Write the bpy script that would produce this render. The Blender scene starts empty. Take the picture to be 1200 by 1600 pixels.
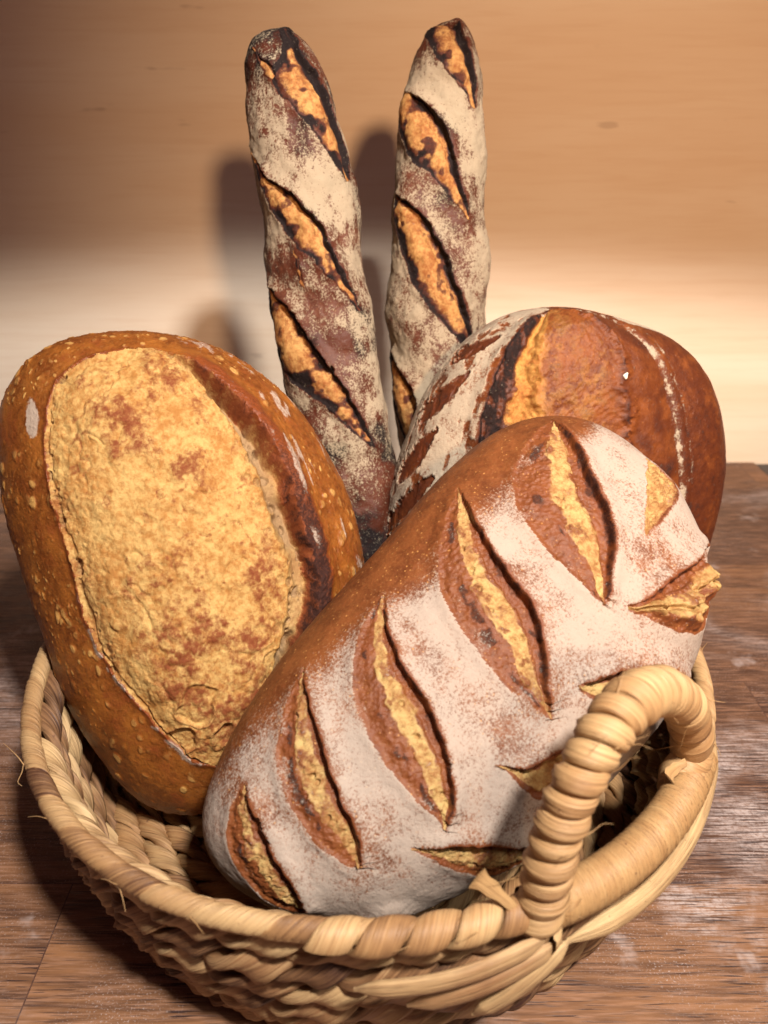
import bpy, math, random
import numpy as np
from mathutils import Vector, Matrix

C = bpy.context.scene
COL = C.collection
rad = math.radians

# ------------------------------------------------------------------ camera
cam_d = bpy.data.cameras.new('camera')
cam = bpy.data.objects.new('camera', cam_d); COL.objects.link(cam)
cam.location = (0.008, -0.36, 0.365)
cam.rotation_euler = (rad(63), 0, 0)
cam_d.sensor_fit = 'VERTICAL'; cam_d.sensor_height = 36; cam_d.lens = 27
cam_d.clip_start = 0.01; cam_d.clip_end = 50
cam_d.dof.use_dof = True; cam_d.dof.focus_distance = 0.405; cam_d.dof.aperture_fstop = 9.0
C.camera = cam
C.render.resolution_x = 768; C.render.resolution_y = 1024

# ------------------------------------------------------------------ light
world = bpy.data.worlds.new('World'); C.world = world; world.use_nodes = True
bg = world.node_tree.nodes['Background']
bg.inputs[0].default_value = (0.70, 0.30, 0.34, 1); bg.inputs[1].default_value = 0.085

def aim(o, target):
    d = Vector(target) - o.location
    o.rotation_euler = d.to_track_quat('-Z', 'Y').to_euler()

def lamp(name, kind, loc, target, energy, color, **kw):
    l = bpy.data.lights.new(name, kind); l.energy = energy; l.color = color
    for k, v in kw.items(): setattr(l, k, v)
    o = bpy.data.objects.new(name, l); COL.objects.link(o); o.location = loc; aim(o, target)
    return o

# warm room lamp from the front right, reaching the upper part of the wall
lamp('room_lamp', 'SPOT', (0.33, -1.15, 0.78), (0.25, 0.40, 0.32), 80, (1.0, 0.61, 0.33),
     spot_size=rad(44), spot_blend=1.0, shadow_soft_size=0.06)
# whiter worktop lamp high on the right, its shade cutting the light off part-way up the wall
l_ = Vector((0.25, -0.50, 0.98))
lamp('worktop_lamp', 'SPOT', l_, l_ + Vector((-0.060, -0.369, -0.928)), 84, (1.0, 0.94, 0.87),
     spot_size=rad(148.8), spot_blend=0.035, shadow_soft_size=0.045)
# soft fill spot added over the basket, sharing the key light on the loaves
lamp('basket_fill', 'SPOT', (0.50, -0.50, 0.95), (0.0, -0.06, 0.08), 22, (1.0, 0.94, 0.84),
     spot_size=rad(50), spot_blend=0.7, shadow_soft_size=0.20)
# weak pinkish fill light added behind the camera to lift the shadows
lamp('front_fill', 'AREA', (-0.5, -1.6, 1.2), (0, 0, 0.1), 1.0, (1.0, 0.78, 0.84), size=0.9)

C.view_settings.view_transform = 'Standard'; C.view_settings.look = 'None'
C.view_settings.exposure = 0; C.view_settings.gamma = 1

# ------------------------------------------------------------------ numeric helpers
rng = np.random.default_rng(7)

def hash3(i, j, k, seed):
    h = (i.astype(np.int64) * 374761393 + j.astype(np.int64) * 668265263 + k.astype(np.int64) * 2147483647 + seed * 974634777)
    h = (h ^ (h >> 13)) * 1274126177
    h = h & 0x7fffffff
    h = (h ^ (h >> 15)) * 2246822519 & 0x7fffffff
    return ((h ^ (h >> 12)) & 0xffffff) / float(0xffffff)

def vnoise(p, scale, seed=0):                       # value noise, -1..1
    q = p / scale; f = np.floor(q); t = q - f; f = f.astype(np.int64)
    t = t * t * t * (t * (t * 6 - 15) + 10)
    r = 0
    for a in (0, 1):
        wx = t[:, 0] if a else 1 - t[:, 0]
        for b in (0, 1):
            wy = t[:, 1] if b else 1 - t[:, 1]
            for c in (0, 1):
                wz = t[:, 2] if c else 1 - t[:, 2]
                r = r + wx * wy * wz * hash3(f[:, 0] + a, f[:, 1] + b, f[:, 2] + c, seed)
    return r * 2 - 1

def fbm(p, scale, seed=0, octv=3, gain=0.5):
    r = 0; a = 1; tot = 0
    for o in range(octv):
        r = r + a * vnoise(p + o * 3.17, scale / 2 ** o, seed + o * 17); tot += a; a *= gain
    return r / tot

def worley(p, scale, seed=0):                       # distance to nearest cell point (in cells) and that cell's random
    q = p / scale; f = np.floor(q).astype(np.int64)
    best = np.full(len(p), 9.0); rnd = np.zeros(len(p))
    for a in (-1, 0, 1):
        for b in (-1, 0, 1):
            for c in (-1, 0, 1):
                i, j, k = f[:, 0] + a, f[:, 1] + b, f[:, 2] + c
                d = np.sqrt((i + hash3(i, j, k, seed) - q[:, 0]) ** 2 + (j + hash3(i, j, k, seed + 5) - q[:, 1]) ** 2 + (k + hash3(i, j, k, seed + 9) - q[:, 2]) ** 2)
                m = d < best; best[m] = d[m]; rnd[m] = hash3(i, j, k, seed + 21)[m]
    return best, rnd

def sstep(a, b, x):
    t = np.clip((x - a) / (b - a), 0, 1); return t * t * (3 - 2 * t)

def catmull(pts, n):
    P = np.array(pts, float); P = np.vstack([2 * P[0] - P[1], P, 2 * P[-1] - P[-2]])
    m = len(P) - 3; out = []
    for u in np.linspace(0, m - 1e-6, n * 4):
        i = int(u); t = u - i; a, b, c, d = P[i:i + 4]
        out.append(0.5 * (2 * b + (c - a) * t + (2 * a - 5 * b + 4 * c - d) * t * t + (3 * b - a - 3 * c + d) * t ** 3))
    out = np.array(out); s = np.r_[0, np.cumsum(np.linalg.norm(np.diff(out, axis=0), axis=1))]
    u = np.linspace(0, s[-1], n)
    return np.stack([np.interp(u, s, out[:, k]) for k in range(out.shape[1])], 1)

# ------------------------------------------------------------------ mesh helpers
def link(name, me, mat, parent=None):
    o = bpy.data.objects.new(name, me); COL.objects.link(o)
    if mat: me.materials.append(mat)
    if parent: o.parent = parent
    return o

def mesh_from(name, V, Q, attrs=None, uv=None, normals=None):
    me = bpy.data.meshes.new(name)
    Q = np.asarray(Q, np.int32); n, k = Q.shape
    me.vertices.add(len(V)); me.vertices.foreach_set('co', np.asarray(V, np.float32).ravel())
    me.loops.add(n * k); me.loops.foreach_set('vertex_index', Q.ravel())
    me.polygons.add(n); me.polygons.foreach_set('loop_start', np.arange(0, n * k, k, dtype=np.int32))
    me.update(calc_edges=True)
    me.polygons.foreach_set('use_smooth', np.ones(n, bool))
    for a, v in (attrs or {}).items():
        me.attributes.new(a, 'FLOAT', 'POINT').data.foreach_set('value', np.asarray(v, np.float32))
    if uv is not None:
        l = me.uv_layers.new(name='UVMap'); l.data.foreach_set('uv', np.asarray(uv, np.float32).reshape(-1))
    if normals is not None:
        me.normals_split_custom_set_from_vertices(np.asarray(normals, np.float32).tolist())
    me.update()
    return me

class Acc:                                           # several swept strands joined into one mesh
    def __init__(s): s.V = []; s.Q = []; s.UV = []; s.T = []; s.n = 0
    def sweep(s, P, U, W, a, b, M=12, closed=False, tint=0.5, u0=0.0, rib=0.0, ribs=7):
        """P path, U/W cross-section axes, a/b half sizes along them."""
        N = len(P); a = np.broadcast_to(a, (N,)); b = np.broadcast_to(b, (N,))
        th = np.linspace(0, 2 * np.pi, M, endpoint=False)
        c, sn = np.cos(th), np.sin(th)
        R = P[:, None] + (a[:, None] * c)[..., None] * U[:, None] + (b[:, None] * sn)[..., None] * W[:, None]
        if rib:                                          # creases running along the strand, drifting slowly
            k = np.arange(N)[:, None] / N * 2 * np.pi
            m_ = 1 + rib * np.sin(ribs * th[None] + 9 * np.sin(3 * k + s.n)) * np.sin(2 * th[None] + 5 * np.sin(2 * k) + s.n) + 0.5 * rib * np.sin((2 * ribs + 1) * th[None] + 7 * np.sin(2 * k))
            R = P[:, None] + (R - P[:, None]) * m_[..., None]
        V = R.reshape(-1, 3)
        i = np.arange(N if closed else N - 1)[:, None]; j = np.arange(M)[None]
        i2 = (i + 1) % N; j2 = (j + 1) % M
        Q = np.stack([i * M + j + 0 * j2, i * M + j2, i2 * M + j2, i2 * M + j + 0 * j2], -1).reshape(-1, 4)
        d = np.linalg.norm(np.diff(P, axis=0), axis=1); d = np.r_[0, np.cumsum(d)]
        dn = np.r_[d, d[-1] + (np.linalg.norm(P[0] - P[-1]) if closed else 0)]
        circ = math.pi * (a.mean() + b.mean())
        uu = np.stack([dn[i] + 0 * j, dn[i] + 0 * j, dn[i + 1] + 0 * j, dn[i + 1] + 0 * j], -1) + u0
        vj = np.stack([j + 0 * i, j + 1 + 0 * i, j + 1 + 0 * i, j + 0 * i], -1) * (circ / M)
        s.UV.append(np.stack([uu, vj], -1).reshape(-1, 2))
        s.V.append(V); s.Q.append(Q + s.n)
        t = np.broadcast_to(tint, (N,)); s.T.append(np.repeat(t, M))
        s.n += len(V)
        return R
    def build(s, name, mat, parent=None, move=None):
        V = np.vstack(s.V)
        me = mesh_from(name, V, np.vstack(s.Q), {'tint': np.concatenate(s.T)}, np.vstack(s.UV))
        return link(name, me, mat, parent)

def frames(P, up0):
    """parallel-transported frame along an open path"""
    T = np.gradient(P, axis=0); T /= np.linalg.norm(T, axis=1)[:, None]
    N1 = np.zeros_like(P); v = np.array(up0, float)
    for i in range(len(P)):
        v = v - T[i] * (v @ T[i]); v /= np.linalg.norm(v); N1[i] = v
    return T, N1, np.cross(T, N1)

def tag(o, label=None, cat=None, group=None, kind=None):
    for k, v in (('label', label), ('category', cat), ('group', group), ('kind', kind)):
        if v: o[k] = v
    return o

# ------------------------------------------------------------------ material helpers
class NT:
    def __init__(s, name):
        s.m = bpy.data.materials.new(name); s.m.use_nodes = True
        s.t = s.m.node_tree; s.b = s.t.nodes['Principled BSDF']
        s.tc = s.t.nodes.new('ShaderNodeTexCoord')
    def n(s, typ, **kw):
        x = s.t.nodes.new(typ)
        for k, v in kw.items(): setattr(x, k, v)
        return x
    def put(s, sock, v):
        if isinstance(v, bpy.types.NodeSocket): s.t.links.new(v, sock)
        elif isinstance(v, (tuple, list)) and len(v) == 3 and sock.type == 'RGBA': sock.default_value = (*v, 1)
        else: sock.default_value = v
    def attr(s, name):
        a = s.n('ShaderNodeAttribute'); a.attribute_name = name; return a.outputs['Fac']
    def math(s, op, a, b=0.0, c=None, clamp=False):
        x = s.n('ShaderNodeMath', operation=op); x.use_clamp = clamp
        s.put(x.inputs[0], a); s.put(x.inputs[1], b)
        if c is not None: s.put(x.inputs[2], c)
        return x.outputs[0]
    def noise(s, scale, detail=3, rough=0.55, vec=None, dist=0.0):
        x = s.n('ShaderNodeTexNoise'); x.inputs['Scale'].default_value = scale; x.inputs['Detail'].default_value = detail
        x.inputs['Roughness'].default_value = rough; x.inputs['Distortion'].default_value = dist
        s.put(x.inputs['Vector'], vec if vec is not None else s.tc.outputs['Object']); return x.outputs[0]
    def vor(s, scale, vec=None, feature='F1', rnd=1.0):
        x = s.n('ShaderNodeTexVoronoi', feature=feature); x.inputs['Scale'].default_value = scale; x.inputs['Randomness'].default_value = rnd
        s.put(x.inputs['Vector'], vec if vec is not None else s.tc.outputs['Object']); return x.outputs['Distance']
    def rng(s, v, a, b, c=0.0, d=1.0, smooth=True):
        x = s.n('ShaderNodeMapRange'); x.interpolation_type = 'SMOOTHSTEP' if smooth else 'LINEAR'
        s.put(x.inputs[0], v); s.put(x.inputs[1], a); s.put(x.inputs[2], b); s.put(x.inputs[3], c); s.put(x.inputs[4], d)
        return x.outputs[0]
    def mix(s, f, a, b, mode='MIX'):
        x = s.n('ShaderNodeMix', data_type='RGBA', blend_type=mode)
        s.put(x.inputs[0], f); s.put(x.inputs[6], a); s.put(x.inputs[7], b); return x.outputs[2]
    def ramp(s, f, stops):
        x = s.n('ShaderNodeValToRGB'); e = x.color_ramp.elements
        while len(e) < len(stops): e.new(0.5)
        for el, (p, c) in zip(e, stops): el.position = p; el.color = (*c, 1)
        s.put(x.inputs[0], f); return x.outputs[0]
    def map(s, vec, scale):
        x = s.n('ShaderNodeMapping'); x.inputs['Scale'].default_value = scale; s.put(x.inputs['Vector'], vec); return x.outputs[0]
    def bump(s, h, strength, dist, normal=None):
        x = s.n('ShaderNodeBump'); x.inputs['Strength'].default_value = strength; x.inputs['Distance'].default_value = dist
        s.put(x.inputs['Height'], h)
        if normal is not None: s.put(x.inputs['Normal'], normal)
        return x.outputs[0]
    def out(s, color, rough, normal=None, spec=0.4):
        s.put(s.b.inputs['Base Color'], color); s.put(s.b.inputs['Roughness'], rough)
        s.put(s.b.inputs['Specular IOR Level'], spec)
        if normal is not None: s.put(s.b.inputs['Normal'], normal)
        return s.m

def srgb(r, g, b):
    f = lambda c: (c / 255 / 12.92) if c / 255 <= 0.04045 else ((c / 255 + 0.055) / 1.055) ** 2.4
    return (f(r), f(g), f(b))
# ------------------------------------------------------------------ the setting: wooden worktop and plywood back wall
def wood_material():
    m = NT('worktop_oak'); o = m.tc.outputs['Object']
    br = m.n('ShaderNodeTexBrick'); br.offset = 0.37; br.offset_frequency = 2; br.squash = 1.0
    m.put(br.inputs['Vector'], m.map(o, (1, 1, 1)))
    br.inputs['Color1'].default_value = (0, 0, 0, 1); br.inputs['Color2'].default_value = (1, 1, 1, 1); br.inputs['Mortar'].default_value = (0.5, 0.5, 0.5, 1)
    br.inputs['Scale'].default_value = 1.0; br.inputs['Mortar Size'].default_value = 0.0004; br.inputs['Mortar Smooth'].default_value = 0.2
    br.inputs['Brick Width'].default_value = 0.43; br.inputs['Row Height'].default_value = 0.083
    stave = m.rng(br.outputs['Color'], 0, 1, 0, 1, False)
    # shift the grain from stave to stave
    sh = m.n('ShaderNodeVectorMath', operation='MULTIPLY_ADD')
    cmb = m.n('ShaderNodeCombineXYZ'); m.put(cmb.inputs[0], stave); m.put(cmb.inputs[1], stave); m.put(cmb.inputs[2], stave)
    m.put(sh.inputs[0], cmb.outputs[0]); sh.inputs[1].default_value = (3.1, 1.7, 0); m.put(sh.inputs[2], o)
    v = sh.outputs[0]
    g1 = m.noise(1.0, 5, 0.6, m.map(v, (9, 120, 9)), 0.6)
    g2 = m.noise(1.0, 4, 0.65, m.map(v, (40, 620, 40)), 0.3)
    big = m.noise(5, 3)
    base = m.mix(stave, srgb(80, 53, 40), srgb(138, 96, 64))
    col = m.mix(m.rng(g1, 0.3, 0.7), base, m.mix(0.75, base, srgb(48, 29, 25)))
    col = m.mix(m.rng(g2, 0.42, 0.72, 0, 0.6), col, srgb(158, 118, 94))
    pores = m.noise(1.0, 2, 0.5, m.map(v, (42, 1100, 42)), 0.25)
    pf = m.rng(pores, 0.56, 0.64)
    pf = m.math('MULTIPLY', pf, m.rng(m.noise(14, 2), 0.35, 0.6))
    col = m.mix(m.math('MULTIPLY', pf, 0.9), col, srgb(40, 24, 24))
    jt = m.math('MULTIPLY', br.outputs['Fac'], 0.7)
    col = m.mix(jt, col, srgb(60, 36, 32))
    # flour rubbed into the grain
    fl = m.math('MULTIPLY', m.rng(m.noise(7.5, 4, 0.6, m.map(o, (1, 1.6, 1)), 0.7), 0.5, 0.74), m.rng(g2, 0.3, 0.62))
    # heavier patches where loaves were dusted
    wob = m.n('ShaderNodeVectorMath', operation='MULTIPLY_ADD'); nc = m.n('ShaderNodeTexNoise'); nc.inputs['Scale'].default_value = 22; nc.inputs['Detail'].default_value = 4
    m.put(nc.inputs['Vector'], o); m.put(wob.inputs[0], nc.outputs['Color']); wob.inputs[1].default_value = (0.09, 0.09, 0); m.put(wob.inputs[2], o)
    for (px, py, r) in ((-0.28, 0.27, 0.07), (-0.20, 0.08, 0.05), (0.225, -0.05, 0.055), (0.24, -0.07, 0.06), (0.175, -0.09, 0.03), (0.28, 0.02, 0.05), (-0.08, -0.07, 0.035)):
        dd = m.n('ShaderNodeVectorMath', operation='DISTANCE'); m.put(dd.inputs[0], m.map(wob.outputs[0], (1, 1.5, 0))); dd.inputs[1].default_value = (px + 0.045, (py + 0.045) * 1.5, 0)
        pt = m.math('MULTIPLY', m.rng(dd.outputs['Value'], r, r * 0.25), m.rng(g2, 0.34, 0.60))
        fl = m.math('MAXIMUM', fl, m.math('MULTIPLY', pt, 0.85))
    fl2 = m.math('MULTIPLY', m.rng(m.noise(30, 4, 0.65), 0.6, 0.75), 0.55)
    dust = m.math('MULTIPLY', m.rng(m.noise(900, 4, 0.7), 0.56, 0.66), m.rng(m.noise(11, 3), 0.42, 0.62))
    fl = m.math('MULTIPLY', fl, m.rng(m.noise(420, 4, 0.7), 0.30, 0.60, 0.25, 1.0))
    fl = m.math('MAXIMUM', m.math('MAXIMUM', fl, fl2), m.math('MULTIPLY', dust, 0.8))
    fl = m.math('MULTIPLY', fl, 0.75)
    fl = m.math('MULTIPLY', fl, m.math('SUBTRACT', 1.0, m.math('MULTIPLY', pf, 0.6)))
    col = m.mix(fl, col, srgb(190, 176, 172))
    h = m.math('SUBTRACT', m.math('MULTIPLY', g2, 0.5), pf)
    return m.out(col, m.rng(fl, 0, 0.7, 0.5, 0.85), m.bump(h, 0.35, 0.0006), 0.35)

def ply_material():
    m = NT('birch_plywood'); o = m.tc.outputs['Object']
    big = m.noise(1.0, 3, 0.5, m.map(o, (1.6, 1, 9)), 0.6)
    fine = m.noise(1.0, 4, 0.6, m.map(o, (12, 1, 190)), 0.4)
    ray = m.noise(1.0, 2, 0.5, m.map(o, (20, 1, 70)), 0.0)
    col = m.mix(m.rng(big, 0.3, 0.7), srgb(236, 219, 198), srgb(229, 206, 180))
    col = m.mix(m.rng(fine, 0.4, 0.8, 0, 0.22), col, srgb(206, 170, 134))
    mk = m.math('MULTIPLY', m.rng(ray, 0.72, 0.80), 0.25)
    col = m.mix(mk, col, srgb(112, 70, 48))
    return m.out(col, 0.55, m.bump(fine, 0.03, 0.0003), 0.3)

def box(name, lo, hi, mat, bevel=0.0, parent=None):
    import bmesh
    bm = bmesh.new(); bmesh.ops.create_cube(bm, size=1)
    for v in bm.verts:
        v.co = Vector([lo[i] + (v.co[i] + 0.5) * (hi[i] - lo[i]) for i in range(3)])
    if bevel: bmesh.ops.bevel(bm, geom=bm.edges[:], offset=bevel, segments=3, affect='EDGES', profile=0.6)
    me = bpy.data.meshes.new(name); bm.to_mesh(me); bm.free()
    return link(name, me, mat, parent)

tag(box('worktop', (-1.3, -0.9, -0.04), (0.452, 0.488, 0.0), wood_material(), 0.0015), kind='structure')
tag(box('wall', (-1.4, 0.49, -0.3), (1.4, 0.51, 1.3), ply_material()), kind='structure')
mt = NT('black_enamel'); black = mt.out(srgb(30, 26, 34), 0.3)
tag(box('cooktop', (0.4535, -0.2, -0.04), (1.05, 0.488, -0.002), black, 0.002), 'black flat surface just showing beyond the right end of the worktop', 'cooktop')
# ------------------------------------------------------------------ the basket
def straw_material(name, dark, mid, pale, fib=1.0):
    m = NT(name)
    uv = m.n('ShaderNodeUVMap').outputs[0]
    t = m.attr('tint')
    f1 = m.noise(1.0, 3, 0.6, m.map(uv, (14, 700 * fib, 1)), 0.15)
    f2 = m.noise(1.0, 3, 0.6, m.map(uv, (45, 2100 * fib, 1)), 0.1)
    blot = m.noise(38, 3, 0.6)
    tt = m.math('ADD', t, m.math('MULTIPLY', m.math('SUBTRACT', f1, 0.5), 0.95))
    tt = m.math('ADD', tt, m.math('MULTIPLY', m.math('SUBTRACT', blot, 0.5), 0.9))
    col = m.ramp(tt, [(0.0, dark), (0.45, mid), (1.0, pale)])
    col = m.mix(m.math('MULTIPLY', m.rng(f2, 0.52, 0.72), 0.6), col, dark)
    sp = m.noise(300, 2); col = m.mix(m.math('MULTIPLY', m.rng(sp, 0.70, 0.76), 0.6), col, srgb(90, 56, 40))
    h = m.math('ADD', m.math('MULTIPLY', f1, 1.0), m.math('MULTIPLY', f2, 0.5))
    return m.out(col, m.rng(f1, 0.2, 0.8, 0.42, 0.62), m.bump(h, 0.75, 0.0014), 0.4)

M_straw = straw_material('woven_rush', srgb(58, 34, 27), srgb(142, 104, 70), srgb(188, 156, 112))
M_inner = straw_material('woven_rush_base', srgb(84, 50, 34), srgb(156, 116, 76), srgb(184, 150, 106))
M_wrap = straw_material('wrapped_rush', srgb(78, 47, 33), srgb(156, 117, 77), srgb(184, 150, 106))
M_cord = straw_material('rush_binding', srgb(100, 64, 40), srgb(158, 120, 78), srgb(172, 136, 92), 1.4)

basket = bpy.data.objects.new('bread_basket', None); COL.objects.link(basket)
tag(basket, 'round woven rush basket with a thick coiled handle, holding all the loaves', 'basket')

def ring_rope(acc, z, r, pitch, Rr, a, b, phase, tilt, seed, lo=0.0, hi=1.0, flat=1.0):
    """two-ply twisted strand laid as a ring; tilt leans the cross-section with the wall"""
    rg = np.random.default_rng(seed)
    n = int(round(2 * math.pi * r / pitch)); N = n * 40
    ph = np.linspace(0, 2 * np.pi, N, endpoint=False)
    for k in (0, 1):
        psi = ph * n + k * math.pi + phase
        psi = psi + 0.25 * np.interp(ph, np.linspace(0, 2 * np.pi, n + 1), np.r_[(v := rg.normal(size=n)), v[0]])
        lobe = np.floor(psi / (2 * math.pi)).astype(int) % n
        tv = lo + (hi - lo) * rg.random(n); tv2 = tv[lobe]
        ker = np.ones(9) / 9; tv2 = np.convolve(np.r_[tv2[-4:], tv2, tv2[:4]], ker, 'valid')
        av = 1 + 0.10 * rg.normal(size=n); av = np.interp(ph * n / (2 * math.pi), np.arange(n + 1), np.r_[av, av[0]])
        out0 = np.stack([np.cos(ph), np.sin(ph), 0 * ph], 1); up = np.array([0, 0, 1.0])
        o2 = out0 * math.cos(tilt) - up * math.sin(tilt); u2 = out0 * math.sin(tilt) + up * math.cos(tilt)
        ctr = out0 * r + up * z
        wob = 0.0008 * np.sin(ph * 5 + seed)[:, None] * up
        radial = np.cos(psi)[:, None] * o2 * flat + np.sin(psi)[:, None] * u2
        tang = -np.sin(psi)[:, None] * o2 * flat + np.cos(psi)[:, None] * u2
        acc.sweep(ctr + wob + Rr * radial, tang, radial, a * av, b * av, M=22, closed=True, tint=tv2, rib=0.09, ribs=6)

# side: six rows of twisted rush
wall = Acc()
rows = 6
for i in range(rows):
    f = i / (rows - 1)
    r = 0.1585 + 0.0175 * f + 0.0035 * math.sin(math.pi * f)
    ring_rope(wall, 0.0095 + 0.0157 * i, r, 0.056, 0.0040, 0.0078, 0.0033, i * 2.1, 0.10, 11 + i, 0.1, 1.0, 0.85)
wall.build('woven_side', M_straw, basket)

# base: concentric twisted rings
base = Acc()
for i in range(11):
    r = 0.148 - 0.0133 * i
    if r < 0.012: break
    ring_rope(base, 0.0075, r, 0.046 if r > 0.04 else 0.03, 0.0034, 0.0070, 0.0034, i * 1.3, 1.45, 40 + i, 0.35, 1.0, 0.9)
base.build('woven_base', M_inner, basket)

# rim: core wrapped with a slanting ribbon
ANG_A = math.atan2(-0.171, 0.066); ANG_B = math.atan2(-0.095, 0.149)
def rim_tube(name, mat, a0, a1, r0, zc, rt, seam, depth, n, lo, hi, seed, closed=False):
    rg = np.random.default_rng(seed); acc = Acc()
    ph = np.linspace(a0, a1, n, endpoint=not closed); M = 28
    th = np.linspace(0, 2 * np.pi, M, endpoint=False)
    out0 = np.stack([np.cos(ph), np.sin(ph), 0 * ph], 1)
    zz = zc + 0.0012 * np.sin(3 * ph + 1) + 0.0008 * np.sin(7 * ph)
    ctr = out0 * (r0 + 0.001 * np.sin(5 * ph))[:, None]; ctr[:, 2] = zz
    L = ph * r0
    q = L[:, None] / seam - th[None] / (2 * np.pi) * 1.0
    q = q + 0.12 * np.sin(L * 90)[:, None]
    fr = q - np.floor(q)
    R = rt * (1 - depth + depth * (np.minimum(fr * 5, 1) * (1 - 0.55 * fr)) * 1.6)
    R = R * (1 + 0.03 * np.sin(q * 40))
    V = ctr[:, None] + R[..., None] * (np.cos(th)[None, :, None] * out0[:, None] + np.sin(th)[None, :, None] * np.array([0, 0, 1.0]))
    i = np.arange(n if closed else n - 1)[:, None]; j = np.arange(M)[None]; i2 = (i + 1) % n; j2 = (j + 1) % M
    Q = np.stack([i * M + j, i2 * M + j, i2 * M + j2, i * M + j2], -1).reshape(-1, 4)
    # the wrapping runs round the tube: fibres follow the angle
    circ = 2 * math.pi * rt
    uu = lambda jj: jj * circ / M + 0 * i
    Lx = np.r_[L, L[-1] + (L[1] - L[0])]
    sk = 0.35
    U = np.stack([j * circ / M + 0 * i, j * circ / M + 0 * i, (j + 1) * circ / M + 0 * i, (j + 1) * circ / M + 0 * i], -1)
    W = np.stack([Lx[i] + 0 * j, Lx[i + 1] + 0 * j, Lx[i + 1] + 0 * j, Lx[i] + 0 * j], -1) - U * seam / circ
    tv = lo + (hi - lo) * rg.random(400)
    T = tv[np.floor(q).astype(int) % 400]
    me = mesh_from(name, V.reshape(-1, 3), Q, {'tint': T.ravel()}, np.stack([U, W], -1).reshape(-1, 2))
    return link(name, me, mat, basket)
rim_tube('rim', M_wrap, ANG_B + 0.02, ANG_A + 2 * math.pi - 0.02, 0.1815, 0.1005, 0.0046, 0.024, 0.12, 1500, 0.1, 1.0, 3)
# the stretch of rim under the handle, bound tightly
rim_tube('bound_rim', M_cord, ANG_A - 0.02, ANG_B + 0.04, 0.1800, 0.0985, 0.0090, 0.0042, 0.035, 420, 0.45, 0.8, 4)

# handle: a coil of thick rush wound round a bent core
hp = [(0.0655, -0.1735, 0.092), (0.0675, -0.1700, 0.112), (0.0695, -0.1675, 0.134), (0.0740, -0.1640, 0.152), (0.0800, -0.1590, 0.165),
      (0.0890, -0.1505, 0.174), (0.1020, -0.1385, 0.1755), (0.1180, -0.1240, 0.166), (0.1340, -0.1095, 0.146), (0.1450, -0.0990, 0.122),
      (0.1480, -0.0980, 0.106), (0.1420, -0.1050, 0.0985)]
N = 1600
P = catmull(hp, N); s_ = np.r_[0, np.cumsum(np.linalg.norm(np.diff(P, axis=0), axis=1))]; Ltot = s_[-1]
T, N1, N2 = frames(P, (0.5, -0.8, 0))
handle = bpy.data.objects.new('handle', None); COL.objects.link(handle); handle.parent = basket
core = Acc(); core.sweep(P[::16], N1[::16], N2[::16], 0.0056, 0.0056, M=12, tint=0.2); core.build('core', M_cord, handle)
pitch = np.interp(s_ / Ltot, [0, 0.45, 0.62, 0.72, 1], [0.0090, 0.0088, 0.0080, 0.015, 0.016])
psi = np.cumsum(np.gradient(s_) / pitch) * 2 * np.pi
rg = np.random.default_rng(5)
turns = int(psi[-1] / (2 * np.pi)) + 2
tv = 0.5 + 0.42 * rg.random(turns); av = 1 + 0.10 * rg.normal(size=turns); rv = 1 + 0.07 * rg.normal(size=turns)
tf = psi / (2 * np.pi)
tint = np.interp(tf, np.arange(turns), tv); aw = np.interp(tf, np.arange(turns), av); rw = np.interp(tf, np.arange(turns), rv)
S2 = np.linspace(0, s_[-1], 2600)
ip = lambda A: np.stack([np.interp(S2, s_, A[:, k]) for k in range(3)], 1)
P2, T2, A2, B2 = ip(P), ip(T), ip(N1), ip(N2)
ps2 = np.interp(S2, s_, psi); pi2 = np.interp(S2, s_, pitch)
radial = np.cos(ps2)[:, None] * A2 + np.sin(ps2)[:, None] * B2
Rr = 0.0057 * np.interp(S2, s_, rw)
coil = Acc()
coil.sweep(P2 + Rr[:, None] * radial, T2, radial, 0.60 * pi2 * np.interp(S2, s_, aw), np.interp(S2, s_, 0.0038 + 0 * s_), M=26, tint=np.interp(S2, s_, tint), rib=0.10, ribs=7)
coil.build('coil', M_wrap, handle)

# lashing round the rim on the near side of the handle and broad strands gathered under its foot
def strand(acc, pts, up, a, b, tint, n=60, taper=True):
    Pp = catmull(pts, n); t, u, w = frames(Pp, up)
    k = np.linspace(0, 1, n); tp = np.clip(np.minimum(k, 1 - k) * 7, 0.12, 1) ** 0.6 if taper else np.ones(n)
    acc.sweep(Pp, w, u, a * tp, b * tp, M=12, tint=tint)
def rimpt(deg, dz=0.0, dr=0.0):
    a = rad(deg); return np.array([(0.1815 + dr) * math.cos(a), (0.1815 + dr) * math.sin(a), 0.1 + dz])
lash = Acc()
aA = math.degrees(ANG_A)
n = 500; ph = np.radians(np.linspace(aA - 25, aA + 3, n)); Lr = (ph - ph[0]) * 0.182
out0 = np.stack([np.cos(ph), np.sin(ph), 0 * ph], 1); tg = np.stack([-np.sin(ph), np.cos(ph), 0 * ph], 1)
psL = Lr / 0.0175 * 2 * np.pi
rd = np.cos(psL)[:, None] * out0 + np.sin(psL)[:, None] * np.array([0, 0, 1.0])
c0 = out0 * 0.1815; c0[:, 2] = 0.1005
lash.sweep(c0 + rd * 0.0050, tg, rd, 0.0085, 0.0022, M=14, tint=0.55 + 0.3 * np.sin(psL * 0.37 + 1))
lash.build('lashing', M_wrap, basket)
bind = Acc()
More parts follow.
